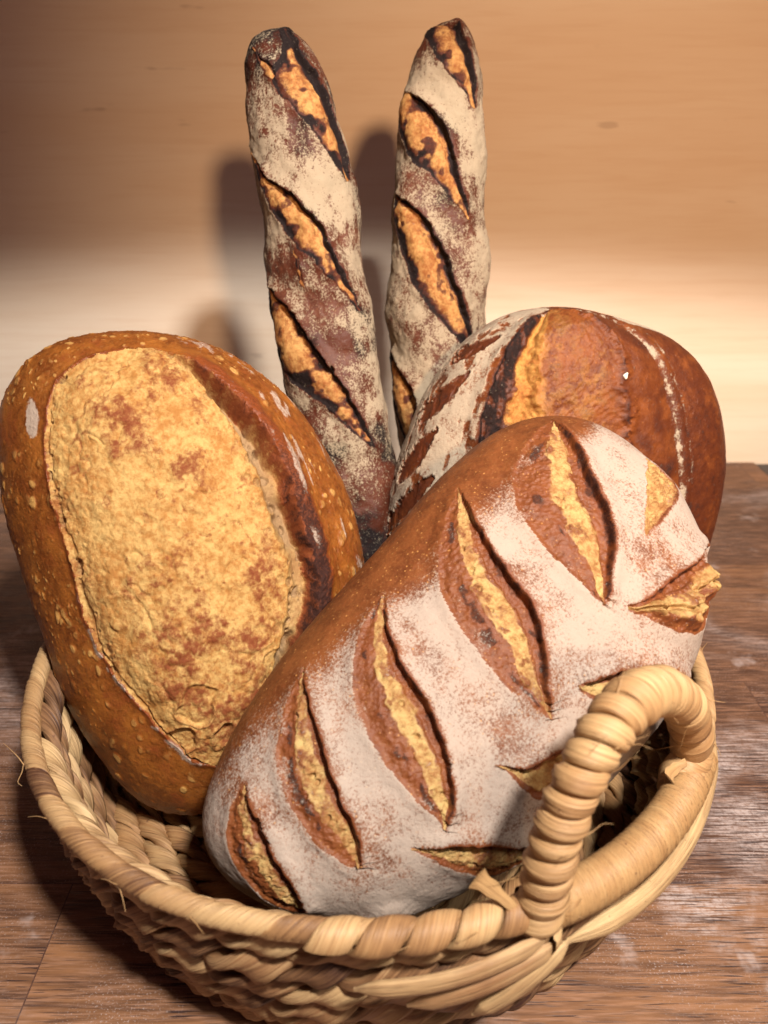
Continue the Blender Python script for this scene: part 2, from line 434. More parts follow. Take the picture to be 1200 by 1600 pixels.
for (d0, d1, z0, z1, tn) in ((0, -22, -0.004, -0.020, 0.75), (2, -16, -0.010, -0.031, 0.6), (3, -8, -0.012, -0.044, 0.8)):
    pts = []
    for q in np.linspace(0, 1, 6):
        pts.append(rimpt(aA + d0 + (d1 - d0) * q, z0 + (z1 - z0) * q ** 1.3, 0.0095 - 0.003 * q + 0.003 * math.sin(math.pi * q)))
    strand(bind, pts, (0.3, -0.9, 0.2), 0.0044, 0.0018, tn)
pts = [rimpt(aA + 3 + 44 * q, -0.014 - 0.007 * math.sin(math.pi * q) + 0.006 * q, 0.0085 - 0.004 * q ** 2) for q in np.linspace(0, 1, 7)]
strand(bind, pts, (0.3, -0.9, 0.2), 0.0056, 0.0030, 0.9)
bind.build('binding_strands', M_straw, basket)
# frayed ends of rush
for k, (pp, d) in enumerate((((0.0515, -0.1735, 0.111), (-0.012, 0.002, 0.012)), ((0.139, -0.108, 0.1105), (-0.008, -0.004, -0.002)))):
    fr = Acc(); p0 = np.array(pp); d = np.array(d)
    Pp = catmull([p0 - d * 0.4, p0 + d * 0.2, p0 + d * 0.7 + np.array([0, -.0015, .001]), p0 + d * 0.95 + np.array([.001, -.003, .001])], 30); t_, u_, w_ = frames(Pp, (0.2, -0.9, 0.5))
    fr.sweep(Pp, w_, u_, np.linspace(0.0016, 0.0042, 30) * (1 + 0.10 * np.sin(np.arange(30) * 0.5 + k)), 0.00035, M=10, tint=0.97)
    fr.build('frayed_end', M_cord, basket)

# stray fibres standing off the handle and rim
hair = Acc(); rgf = np.random.default_rng(77)
for k in range(40):
    if k < 16:
        i = int(rgf.integers(60, N - 60)); p0 = P[i]; an = rgf.random() * 6.28; nn_ = math.cos(an) * N1[i] + math.sin(an) * N2[i]; p0 = p0 + nn_ * 0.0092; tt_ = T[i] + np.cross(T[i], nn_) * rgf.normal()
    else:
        p0 = rimpt(rgf.random() * 360, 0.002, 0.005); nn_ = np.array([p0[0], p0[1], 0.06]); nn_ /= np.linalg.norm(nn_); tt_ = np.array([-nn_[1], nn_[0], 0.3 * rgf.normal()]) * rgf.choice([-1, 1])
    Lh = 0.004 + 0.009 * rgf.random()
    Pp = catmull([p0 - nn_ * 0.001, p0 + tt_ * Lh * 0.4 + nn_ * 0.0008, p0 + tt_ * Lh * 0.8 + nn_ * (0.001 + 0.003 * rgf.random()), p0 + tt_ * Lh + nn_ * (0.002 + 0.004 * rgf.random())], 14)
    t_, u_, w_ = frames(Pp, nn_ + 0.01)
    hair.sweep(Pp, u_, w_, np.linspace(0.00028, 0.00008, 14), np.linspace(0.0002, 0.00006, 14), M=5, tint=0.75)
hair.build('stray_fibres', M_cord, basket)['kind'] = 'stuff'
# ------------------------------------------------------------------ measured loaves (metres) and their cuts (millimetres, in each loaf's own axes)
CALA = {'c': [-0.1167, 0.021, 0.1348], 'rot': [10.8, 28.9, -13.1], 'dim': [0.1366, 0.0933, 0.0658, 0.046, 2.173, 2.6418, 1.9733, 0.0021, 0.1659, -0.1283, 0.0345], 'ld': 1}
CALB = {'c': [0.0521, -0.0421, 0.1127], 'rot': [1.9, 49.0, 47.7], 'dim': [0.1529, 0.0806, 0.0605, 0.034, 2.7426, 2.1512, 2.4703, 0.2384, 0.2508, 0.0395, 0.1362], 'ld': 1}
CALC = {'c': [0.1223, 0.1173, 0.1063], 'rot': [10.8, 12.1, 14.8], 'dim': [0.1517, 0.1164, 0.0539, 0.036, 2.5, 2.651, 2.9, 0, 0, 0, 0], 'ld': 0.74}
CALD = {'c': [-0.0215, 0.1432, 0.2129], 'rot': [0.3, 17.8, -9.5], 'dim': [0.2154, 0.0325, 0.0311, 0.0323, 6.1125, 2.4946, 1.9998, -0.1997, 0.1668, 0.1832, 0.1349], 'ld': 0.93, 'k': 1.03}
CALE = {'c': [0.0452, 0.2018, 0.2073], 'rot': [0.1, 12.9, 1.3], 'dim': [0.2202, 0.0363, 0.0334, 0.0334, 1.6122, 2.7042, 2.0018, 0.5052, -0.2075, -0.1743, -0.1911], 'ld': 0.93, 'k': 1.07}
WHITE_SPOT = [93.3, 36.1, 46.4]
FEATURES = {
 'B': [
  ('s1',[[-116.8, 30.1, 43.4], [-129.4, 26.1, 38.8], [-139.2, 15.3, 34.6], [-142.5, -1.4, 30.6], [-140.5, -13.4, 27.2], [-132.2, -26.8, 26.2]],
    [[-116.7, 29.6, 43.5], [-120.4, 17.3, 45.2], [-123.7, 3.3, 44.6], [-126.4, -11.1, 41.7], [-128.6, -20.1, 36.6], [-131.0, -26.8, 28.2]]),
  ('s2',[[-65.7, 49.2, 44.6], [-86.1, 38.8, 47.7], [-99.2, 27.3, 49.7], [-108.0, 10.3, 50.2], [-109.8, -7.4, 49.6], [-107.5, -21.6, 47.9], [-103.8, -28.1, 47.2]],
    [[-64.7, 49.8, 44.1], [-72.9, 33.6, 52.1], [-81.0, 17.0, 55.1], [-89.0, -3.1, 55.0], [-94.0, -17.7, 53.0], [-99.6, -25.5, 49.5], [-103.5, -28.3, 47.2]]),
  ('s3',[[-15.6, 49.5, 48.5], [-33.2, 43.9, 50.8], [-51.1, 31.3, 55.0], [-62.6, 14.8, 57.4], [-67.3, -6.5, 57.8], [-69.0, -24.7, 56.5], [-67.0, -40.7, 52.7]],
    [[-14.9, 49.4, 48.7], [-30.3, 24.8, 57.4], [-34.6, 6.3, 59.7], [-39.8, -9.9, 59.8], [-47.7, -25.2, 58.4], [-56.9, -36.2, 55.6], [-66.7, -40.9, 52.7]]),
  ('s4',[[51.8, 64.6, 41.8], [24.6, 51.0, 49.5], [5.9, 34.8, 55.6], [-1.1, 19.5, 58.7], [-6.0, -1.9, 60.4], [-7.3, -22.3, 59.8], [-3.1, -42.8, 56.7]],
    [[52.6, 64.2, 42.3], [39.4, 37.4, 55.2], [32.4, 14.2, 59.3], [28.5, -3.2, 60.2], [18.6, -19.5, 60.2], [7.7, -31.1, 59.3], [-2.6, -42.8, 56.9]]),
  ('s5',[[120.1, 59.1, 33.9], [96.0, 57.7, 42.9], [75.2, 49.9, 49.5], [60.5, 35.3, 55.1], [53.6, 16.1, 58.4], [51.5, -5.3, 59.3], [51.1, -25.2, 58.5]],
    [[120.8, 56.8, 35.1], [112.1, 36.9, 46.1], [100.5, 17.9, 52.0], [93.1, 3.6, 54.0], [81.3, -8.8, 56.1], [67.5, -18.1, 57.5], [52.0, -25.9, 58.2]]),
  ('s6',[[139.7, 10.7, 34.4], [125.2, 3.1, 43.9], [112.0, -4.7, 49.1], [103.7, -9.9, 51.4], [96.2, -16.5, 52.9]],
    [[142.0, 10.7, 32.2], [143.7, -4.2, 29.2], [137.0, -13.3, 34.4], [117.7, -16.6, 45.9], [96.5, -17.1, 52.8]]),
  ('r1',[[59.6, -34.3, 56.6], [65.3, -47.0, 52.4], [74.0, -60.0, 44.3], [86.1, -66.6, 34.0], [103.7, -62.1, 27.6]],
    [[60.9, -32.6, 56.7], [72.2, -36.5, 54.5], [90.9, -38.6, 50.0], [106.1, -40.8, 43.9], [127.9, -40.1, 28.5]]),
  ('r2',[[15.8, -41.6, 57.1], [16.4, -49.3, 54.9], [22.7, -58.5, 50.9], [32.8, -67.0, 45.4], [52.1, -78.3, 30.5], [65.7, -78.3, 25.4]],
    [[15.8, -41.0, 57.3], [25.8, -44.8, 56.3], [35.8, -48.9, 54.5], [48.2, -56.2, 50.6], [58.9, -67.6, 41.9], [66.7, -77.9, 25.9]]),
  ('r3',[[-34.8, -38.7, 56.9], [-32.7, -45.6, 55.0], [-30.8, -58.4, 49.1], [-24.9, -68.3, 41.9], [-15.2, -75.3, 35.1], [-0.6, -71.2, 41.5]],
    [[-34.6, -38.4, 57.0], [-24.7, -47.4, 54.9], [-15.7, -51.5, 53.5], [-7.1, -54.6, 52.6], [0.1, -59.7, 50.1], [0.9, -70.1, 42.5]]),
  ('r4',[[-83.6, -37.8, 50.2], [-80.3, -44.9, 47.6], [-75.1, -56.8, 40.3], [-65.5, -68.6, 28.5], [-53.2, -75.1, 20.6], [-36.7, -78.4, 22.0]],
    [[-83.2, -37.4, 50.4], [-73.4, -43.0, 50.5], [-64.2, -50.2, 48.9], [-54.1, -60.0, 44.3], [-43.8, -71.6, 33.8], [-35.4, -79.2, 19.9]]),
  ('r5',[[-117.4, -46.2, 11.6], [-114.7, -47.0, 18.1], [-110.7, -50.6, 14.7], [-98.4, -58.3, 15.2], [-84.3, -65.2, 15.8]],
    [[-115.7, -45.4, 20.8], [-106.7, -48.6, 28.0], [-99.9, -56.2, 20.2], [-91.8, -61.4, 16.9], [-83.8, -65.6, 15.2]]),
 ],
 'A': [
  ('opening',[[115.8, -18.7, 42.7], [114.9, 4.3, 46.0], [103.4, 20.2, 49.3], [86.9, 28.8, 51.4], [63.1, 34.7, 53.1], [36.7, 36.6, 54.6], [13.4, 37.4, 55.1], [-14.4, 40.2, 53.5], [-37.7, 36.0, 54.8], [-56.9, 29.0, 56.3], [-80.6, 20.4, 55.6], [-96.2, 12.4, 53.5], [-105.4, 0.4, 50.8]],
    [[117.0, -19.7, 41.6], [111.0, -35.6, 40.4], [95.3, -50.8, 42.9], [75.0, -63.7, 44.8], [53.3, -72.6, 45.7], [28.2, -77.7, 46.6], [5.8, -80.3, 46.1], [-15.6, -79.6, 46.0], [-34.2, -75.6, 46.4], [-52.1, -65.6, 48.9], [-69.3, -50.1, 52.0], [-89.4, -28.7, 52.9], [-106.1, -1.1, 50.5]]),
 ],
 'C': [
  ('opening',[[144.0, 47.2, 18.1], [129.2, 62.8, 29.0], [111.5, 73.0, 34.9], [93.0, 78.0, 39.0], [75.0, 80.7, 42.0], [59.2, 81.0, 43.8], [36.9, 73.8, 47.6], [13.4, 59.2, 50.9], [-1.7, 27.7, 53.6]],
    [[145.0, 44.1, 18.0], [146.9, 12.9, 24.4], [139.6, -7.9, 32.3], [126.9, -23.0, 39.0], [106.6, -36.1, 44.7], [84.3, -46.6, 48.1], [62.8, -55.3, 49.5], [35.3, -56.5, 50.8], [-0.3, 19.3, 53.7]]),
  ('leaf1',[[93.2, 101.8, -4.9], [98.3, 98.9, 12.6], [104.4, 93.0, 20.6], [112.0, 84.8, 25.6], [121.1, 75.8, 26.7]],
    [[95.2, 101.0, -4.5], [105.7, 95.6, -3.7], [112.5, 91.3, 4.4], [117.7, 84.9, 18.0], [123.1, 75.7, 24.7]]),
  ('leaf2',[[57.5, 111.9, 11.2], [63.7, 107.3, 23.3], [70.8, 102.7, 27.5], [82.2, 97.5, 29.4], [96.6, 90.7, 29.8]],
    [[59.3, 111.8, 8.9], [70.8, 109.5, 3.8], [80.9, 105.7, 13.5], [89.6, 99.5, 22.6], [98.0, 91.1, 28.4]]),
  ('leaf3',[[17.2, 115.9, 9.3], [23.4, 112.6, 22.3], [32.8, 108.7, 28.5], [46.1, 105.8, 30.0], [58.0, 103.0, 30.9]],
    [[18.6, 115.9, 7.8], [30.7, 115.4, 7.8], [42.6, 113.3, 15.7], [52.7, 109.0, 23.7], [59.4, 103.6, 30.1]]),
  ('leaf4',[[-18.9, 115.8, 4.7], [-4.8, 112.0, 24.6], [6.3, 107.4, 31.1], [17.3, 103.4, 34.7], [28.9, 99.8, 37.1]],
    [[-17.0, 115.9, 3.3], [-5.6, 116.1, 8.3], [8.7, 114.0, 19.9], [22.5, 108.6, 29.2], [31.2, 100.9, 36.0]]),
  ('leaf5',[[-35.4, 113.7, -6.0], [-27.5, 114.8, 9.3], [-22.5, 114.7, 14.6], [-19.0, 114.0, 18.4], [-15.8, 113.2, 21.4]],
    [[-32.0, 114.4, -1.9], [-25.0, 115.3, -3.0], [-22.1, 115.6, 1.3], [-18.1, 115.3, 12.5], [-15.0, 113.6, 20.5]]),
 ],
 'D': [
  ('d1',[[204.7, -1.2, 14.4], [185.4, 0.5, 24.3], [172.8, 7.7, 25.8], [156.1, 0.6, 28.3], [144.2, -7.9, 27.6], [127.6, -16.1, 24.3], [112.5, -24.0, 16.3]],
    [[205.5, -4.8, 10.9], [192.8, -9.5, 18.0], [180.7, -11.8, 20.8], [168.9, -18.7, 17.0], [155.4, -22.0, 15.2], [133.5, -24.6, 13.5], [113.8, -25.5, 13.0]]),
  ('d0',[[195.6, 16.4, 15.4], [184.1, 14.1, 21.4], [175.5, 10.2, 24.8], [171.2, 7.2, 26.4]],
    [[195.3, 15.6, 16.3], [186.4, 10.6, 22.5], [180.8, 6.3, 24.8], [174.7, 4.4, 26.4]]),
  ('d2',[[147.7, 30.9, 6.9], [123.4, 27.5, 16.0], [104.5, 23.0, 21.3], [85.2, 14.9, 26.7], [68.6, 3.0, 29.7], [51.1, -8.5, 29.2], [35.6, -18.9, 22.9]],
    [[147.5, 31.4, 4.9], [122.2, 20.0, 23.6], [109.0, 7.2, 29.1], [92.5, -4.3, 29.6], [76.6, -8.7, 29.1], [60.6, -13.0, 27.3], [35.8, -21.1, 20.7]]),
  ('d4',[[76.9, 12.6, 27.7], [66.4, 13.2, 27.2], [53.5, 12.7, 27.5]],
    [[76.9, 12.0, 27.6], [65.8, 10.3, 28.2], [53.5, 11.4, 28.0]]),
  ('d3',[[66.3, 33.0, 6.1], [48.5, 33.5, 5.6], [22.5, 34.2, 4.9], [1.5, 29.8, 15.5], [-10.0, 19.5, 24.7], [-27.6, 4.1, 29.6], [-48.6, -12.0, 27.5]],
    [[67.1, 33.4, 4.1], [51.0, 24.4, 20.5], [33.0, 15.9, 26.3], [13.8, 7.2, 29.1], [-2.5, -1.9, 30.0], [-23.0, -8.8, 28.9], [-48.5, -15.0, 25.3]]),
 ],
 'E': [
  ('e1',[[198.4, 10.9, 4.4], [183.8, 6.6, 16.5], [172.2, -1.7, 20.4], [162.5, -11.1, 20.1], [154.4, -17.0, 17.5]],
    [[201.5, -6.5, 10.9], [188.8, -11.2, 14.4], [176.7, -15.1, 15.0], [165.8, -16.8, 15.6], [155.5, -18.5, 16.0]]),
  ('e2',[[169.2, 23.8, 2.4], [147.7, 27.1, 6.5], [127.1, 22.0, 18.2], [114.8, 8.3, 26.1], [103.6, -2.6, 27.4], [92.1, -14.0, 24.8], [88.5, -17.7, 23.3]],
    [[168.5, 24.0, 2.3], [155.7, 9.5, 21.1], [142.9, -1.2, 24.3], [127.9, -7.5, 24.8], [114.0, -11.1, 24.9], [98.8, -16.1, 23.5], [89.6, -18.5, 22.7]]),
  ('e3',[[105.2, 29.7, 11.3], [82.8, 28.4, 15.4], [58.6, 21.6, 23.4], [42.2, 12.0, 28.8], [28.9, 2.3, 30.7], [17.0, -9.2, 29.4], [6.3, -19.6, 25.7]],
    [[104.5, 27.7, 14.6], [92.7, 12.8, 26.3], [77.6, 1.8, 29.0], [63.3, -6.5, 28.6], [47.3, -12.7, 27.4], [32.4, -19.2, 25.0], [9.4, -23.7, 23.1]]),
  ('e4',[[2.3, 30.9, 2.5], [-18.3, 29.0, 1.8], [-37.1, 25.1, 11.2], [-52.6, 19.9, 18.8], [-64.7, 13.1, 25.3]],
    [[3.5, 29.4, 10.2], [-8.3, 20.5, 23.5], [-20.4, 12.3, 28.7], [-37.8, 8.5, 29.4], [-62.3, 6.8, 28.8]]),
 ],
}
# ------------------------------------------------------------------ bread: materials
def bread_material(name, crust1, crust2, pale, crumb1, crumb2, roast, char, flour, rough=0.5, grain=1.0, dots=0.0, flour_k=0.55, fine_flour=False):
    m = NT(name)
    g = lambda c, k: tuple(v * k for v in c)
    crust1, crust2, pale, crumb1, crumb2, roast, char, flour = g(crust1, .42), g(crust2, .50), g(pale, .60), g(crumb1, .62), g(crumb2, .52), g(roast, .43), g(char, .4), g(flour, .53)
    fl, ro, cr, pa, ge = (m.attr(a) for a in ('flour', 'roast', 'crumb', 'pale', 'gel'))
    nf = m.noise(800, 5, 0.72); nm = m.noise(330, 4, 0.65); nl = m.noise(70, 4, 0.6)
    col = m.mix(m.rng(m.math('ADD', m.math('MULTIPLY', nl, 0.6), m.math('MULTIPLY', nm, 0.4)), 0.36, 0.64), crust1, crust2)
    col = m.mix(m.math('MULTIPLY', m.rng(nf, 0.5, 0.75), 0.3), col, pale)
    col = m.mix(m.math('MULTIPLY', m.rng(nm, 0.50, 0.70), 0.65), col, roast)
    if dots:
        d = m.vor(420); big = m.rng(m.noise(160, 2), 0.45, 0.6)
        dm = m.math('MULTIPLY', m.rng(d, 0.26, 0.14), m.math('MULTIPLY', big, dots))
        col = m.mix(dm, col, pale)
    col = m.mix(m.rng(m.math('ADD', pa, m.math('MULTIPLY', m.math('SUBTRACT', nm, 0.5), 0.5)), 0.25, 0.85), col, pale)
    cc = m.mix(m.rng(m.math('ADD', m.math('MULTIPLY', nm, 0.55), m.math('MULTIPLY', nl, 0.45)), 0.36, 0.64), crumb1, crumb2)
    cc = m.mix(m.math('MULTIPLY', m.rng(nf, 0.52, 0.72), 0.35), cc, m.mix(0.5, crumb2, roast))
    cc = m.mix(ge, cc, srgb(140, 112, 80))
    col = m.mix(m.rng(m.math('ADD', cr, m.math('MULTIPLY', m.math('SUBTRACT', nm, 0.5), 0.6)), 0.3, 0.7), col, cc)
    rt = m.math('ADD', ro, m.math('MULTIPLY', m.math('SUBTRACT', nm, 0.5), 0.45))
    rt = m.math('ADD', rt, m.math('MULTIPLY', m.math('SUBTRACT', nf, 0.5), 0.6))
    col = m.mix(m.rng(rt, 0.08, 0.60), col, roast)
    col = m.mix(m.rng(rt, 0.55, 0.95), col, char)
    ft = m.math('ADD', fl, m.math('MULTIPLY', m.math('SUBTRACT', nf, 0.5), flour_k * 2.2))
    ft = m.math('ADD', ft, m.math('MULTIPLY', m.math('SUBTRACT', nm, 0.5), flour_k * (0.45 if fine_flour else 1.0)))
    ff = m.rng(ft, 0.25, 0.75)
    col = m.mix(m.math('MULTIPLY', ff, 0.86), col, flour)
    ro_ = m.math('MAXIMUM', m.rng(ff, 0, 0.6, rough, 0.95), m.math('MAXIMUM', m.rng(rt, 0.45, 0.85, 0.0, 0.85), m.math('MULTIPLY', cr, 0.75)))
    h = m.math('ADD', m.math('MULTIPLY', nm, 0.7), m.math('MULTIPLY', nf, m.math('ADD', 0.35, m.math('MULTIPLY', cr, 0.4))))
    n = m.bump(h, 0.60 * grain, 0.0014)
    m.b.inputs['Subsurface Weight'].default_value = 0.0
    return m.out(col, ro_, n, 0.28)

# ------------------------------------------------------------------ bread: shape
def loaf_base(dim, ld, N, M):
    L, W, hu, hd, n, m, q, tap, bend, asym, tapR = dim
    t = np.sin(np.linspace(-1, 1, N) * np.pi / 2) * 0.65 + np.linspace(-1, 1, N) * 0.35
    Mt = int(M * 0.80); Mb = M - Mt
    th = np.r_[np.linspace(-0.12, np.pi + 0.12, Mt, endpoint=False), np.linspace(np.pi + 0.12, 2 * np.pi - 0.12, Mb, endpoint=False)]
    prof = np.clip(1 - np.abs(t) ** n, 0, 1) ** (1 / m)
    c, s = np.cos(th), np.sin(th)
    y = np.sign(c) * np.abs(c) ** (2 / q); z = np.sign(s) * np.abs(s) ** (2 / q)
    z = np.where(z > 0, z * hu, z * hd)
    Y = prof[:, None] * y * W; Z = prof[:, None] ** 0.8 * z; tt = np.repeat(t[:, None], M, 1)
    Y = np.where(Y > 0, Y * (1 + asym + tap * tt), Y * (1 - asym + tapR * tt)) + bend * (tt * tt - 0.4) * W
    X = tt * np.where(tt < 0, ld, 1.0) * L
    return np.stack([X, Y, Z], -1), tt, np.repeat(th[None], N, 0)

def grid_normals(P):
    dt = np.gradient(P, axis=0); dth = np.roll(P, -1, 1) - np.roll(P, 1, 1)
    n = np.cross(dth, dt); l = np.linalg.norm(n, axis=-1, keepdims=True)
    n = n / np.maximum(l, 1e-12)
    n[0] = n[1].mean(0); n[-1] = n[-2].mean(0)
    return n / np.maximum(np.linalg.norm(n, axis=-1, keepdims=True), 1e-9)

def seg_dist(p, poly):
    best = np.full(len(p), 9.0); near = np.zeros_like(p); tau = np.zeros(len(p)); K = len(poly) - 1
    for i in range(K):
        a, b = poly[i], poly[i + 1]; d = b - a; t = np.clip((p - a) @ d / max(d @ d, 1e-12), 0, 1)
        q = a + t[:, None] * d; r = ((p - q) ** 2).sum(1)
        k = r < best; best[k] = r[k]; near[k] = q[k]; tau[k] = (i + t[k]) / K
    return np.sqrt(best), near, tau

def in_poly(u, poly):
    r = np.zeros(len(u), bool); x, y = u[:, 0], u[:, 1]
    for i in range(len(poly)):
        x1, y1 = poly[i]; x2, y2 = poly[i - 1]
        if y1 == y2: continue
        k = (y1 > y) != (y2 > y)
        r ^= k & (x < (x2 - x1) * (y - y1) / (y2 - y1) + x1)
    return r

class Loaf:
    def __init__(s, dim, ld, N, M, wrap=False):
        s.G, s.t, s.th = loaf_base(dim, ld, N, M); s.N, s.M = N, M; s.dim = dim; s.wrap = wrap
        s.Ng = grid_normals(s.G)
        if (s.Ng[N // 2, M // 3] @ np.array([0, 0, 1.0])) < 0: s.Ng = -s.Ng; s.flip = True
        else: s.flip = False
        s.P = s.G.reshape(-1, 3); s.n = s.Ng.reshape(-1, 3); K = len(s.P)
        s.h = np.zeros(K); s.sh = np.zeros((K, 3)); s.lab = np.full(K, -1)
        s.a = {k: np.zeros(K) for k in ('flour', 'roast', 'crumb', 'pale', 'gel')}
        s.names = []
    def plan(s, p): return np.stack([p[:, 0], np.arctan2(p[:, 2], p[:, 1]) * -0.032], 1) if s.wrap else p[:, :2]
    def feature(s, left, right, margin=0.02, rag=0.0, ragscale=0.004):
        Lp = catmull(np.array(left) / 1000, 36); Rp = catmull(np.array(right) / 1000, 36)
        allp = np.vstack([Lp, Rp]); lo, hi = allp.min(0) - margin, allp.max(0) + margin
        idx = np.where(((s.P > lo) & (s.P < hi)).all(1) & (s.n[:, 2] > -0.5))[0]; p = s.P[idx]
        pr = p + rag * np.stack([fbm(p, ragscale, 90 + k, 2) for k in range(3)], 1) if rag else p
        dL, qL, tL = seg_dist(pr, Lp); dR, qR, tR = seg_dist(pr, Rp)
        ins = in_poly(s.plan(pr), s.plan(np.vstack([Lp, Rp[::-1]])))
        if not s.wrap: ins &= p[:, 2] > -0.001
        w = dL + dR; sv = np.where(ins, (dL - dR) / np.maximum(w, 1e-6), 0)
        wl = np.linalg.norm(qL - qR, axis=1)
        # opening width belonging to the nearest place along the cut
        kR = np.clip((tR * 35).astype(int), 0, 35); kL = np.clip((tL * 35).astype(int), 0, 35)
        wid = np.linalg.norm(Lp - Rp, axis=1); wR = wid[kR]; wL = wid[kL]
        dirn = (qL - qR) / np.maximum(wl, 1e-5)[:, None]
        return dict(i=idx, p=p, dL=dL, dR=dR, ins=ins, s=sv, w=w, wR=wR, wL=wL, tL=tL, tR=tR, dir=dirn)
    def setmax(s, k, i, v): s.a[k][i] = np.maximum(s.a[k][i], v)
    def lerp(s, k, i, v, f): s.a[k][i] = s.a[k][i] * (1 - f) + v * f
    def opening(s, f, name):
        s.lab[f['i'][f['ins']]] = len(s.names); s.names.append(name)
    def build(s, name, o, mat):
        V = s.P + s.n * s.h[:, None] + s.sh
        G = V.reshape(s.N, s.M, 3); G[0] = G[1].mean(0); G[-1] = G[-2].mean(0); V = G.reshape(-1, 3); nn = grid_normals(G)
        if s.flip: nn = -nn
        nn = nn.reshape(-1, 3)
        i = np.arange(s.N - 1)[:, None]; j = np.arange(s.M)[None]; j2 = (j + 1) % s.M; M = s.M
        Q = np.stack([i * M + j, i * M + j2, (i + 1) * M + j2, (i + 1) * M + j], -1).reshape(-1, 4)
        if s.flip: Q = Q[:, ::-1]
        fn = np.cross(V[Q[:, 1]] - V[Q[:, 0]], V[Q[:, 2]] - V[Q[:, 0]])
        if (fn * nn[Q[:, 0]]).sum() < 0: Q = Q[:, ::-1]
        fl = s.lab[Q].max(1)
        for k in range(-1, len(s.names)):
            q = Q[fl == k]
            if not len(q): continue
            u, inv = np.unique(q, return_inverse=True)
            me = mesh_from('crust' if k < 0 else s.names[k], V[u], inv.reshape(-1, 4), {a: v[u] for a, v in s.a.items()}, None, nn[u])
            link('crust' if k < 0 else s.names[k], me, mat, o)

def placed(name, c, rot, label, cat, group=None):
    yaw, tilt, roll = (rad(v) for v in rot)
    e3 = np.array([math.sin(yaw) * math.cos(tilt), -math.cos(yaw) * math.cos(tilt), math.sin(tilt)])
    up = np.array([0, 0, 1.0]) - e3 * e3[2]; up /= np.linalg.norm(up); rt = np.cross(up, e3)
    e1 = up * math.cos(roll) + rt * math.sin(roll); e2 = np.cross(e3, e1)
    m = Matrix.Identity(4)
    for k, e in enumerate((e1, e2, e3)):
        for q in range(3): m[q][k] = e[q]
    m.translation = Vector(c)
    o = bpy.data.objects.new(name, None); COL.objects.link(o); o.matrix_world = m
    return tag(o, label, cat, group)

FINE = 1.0
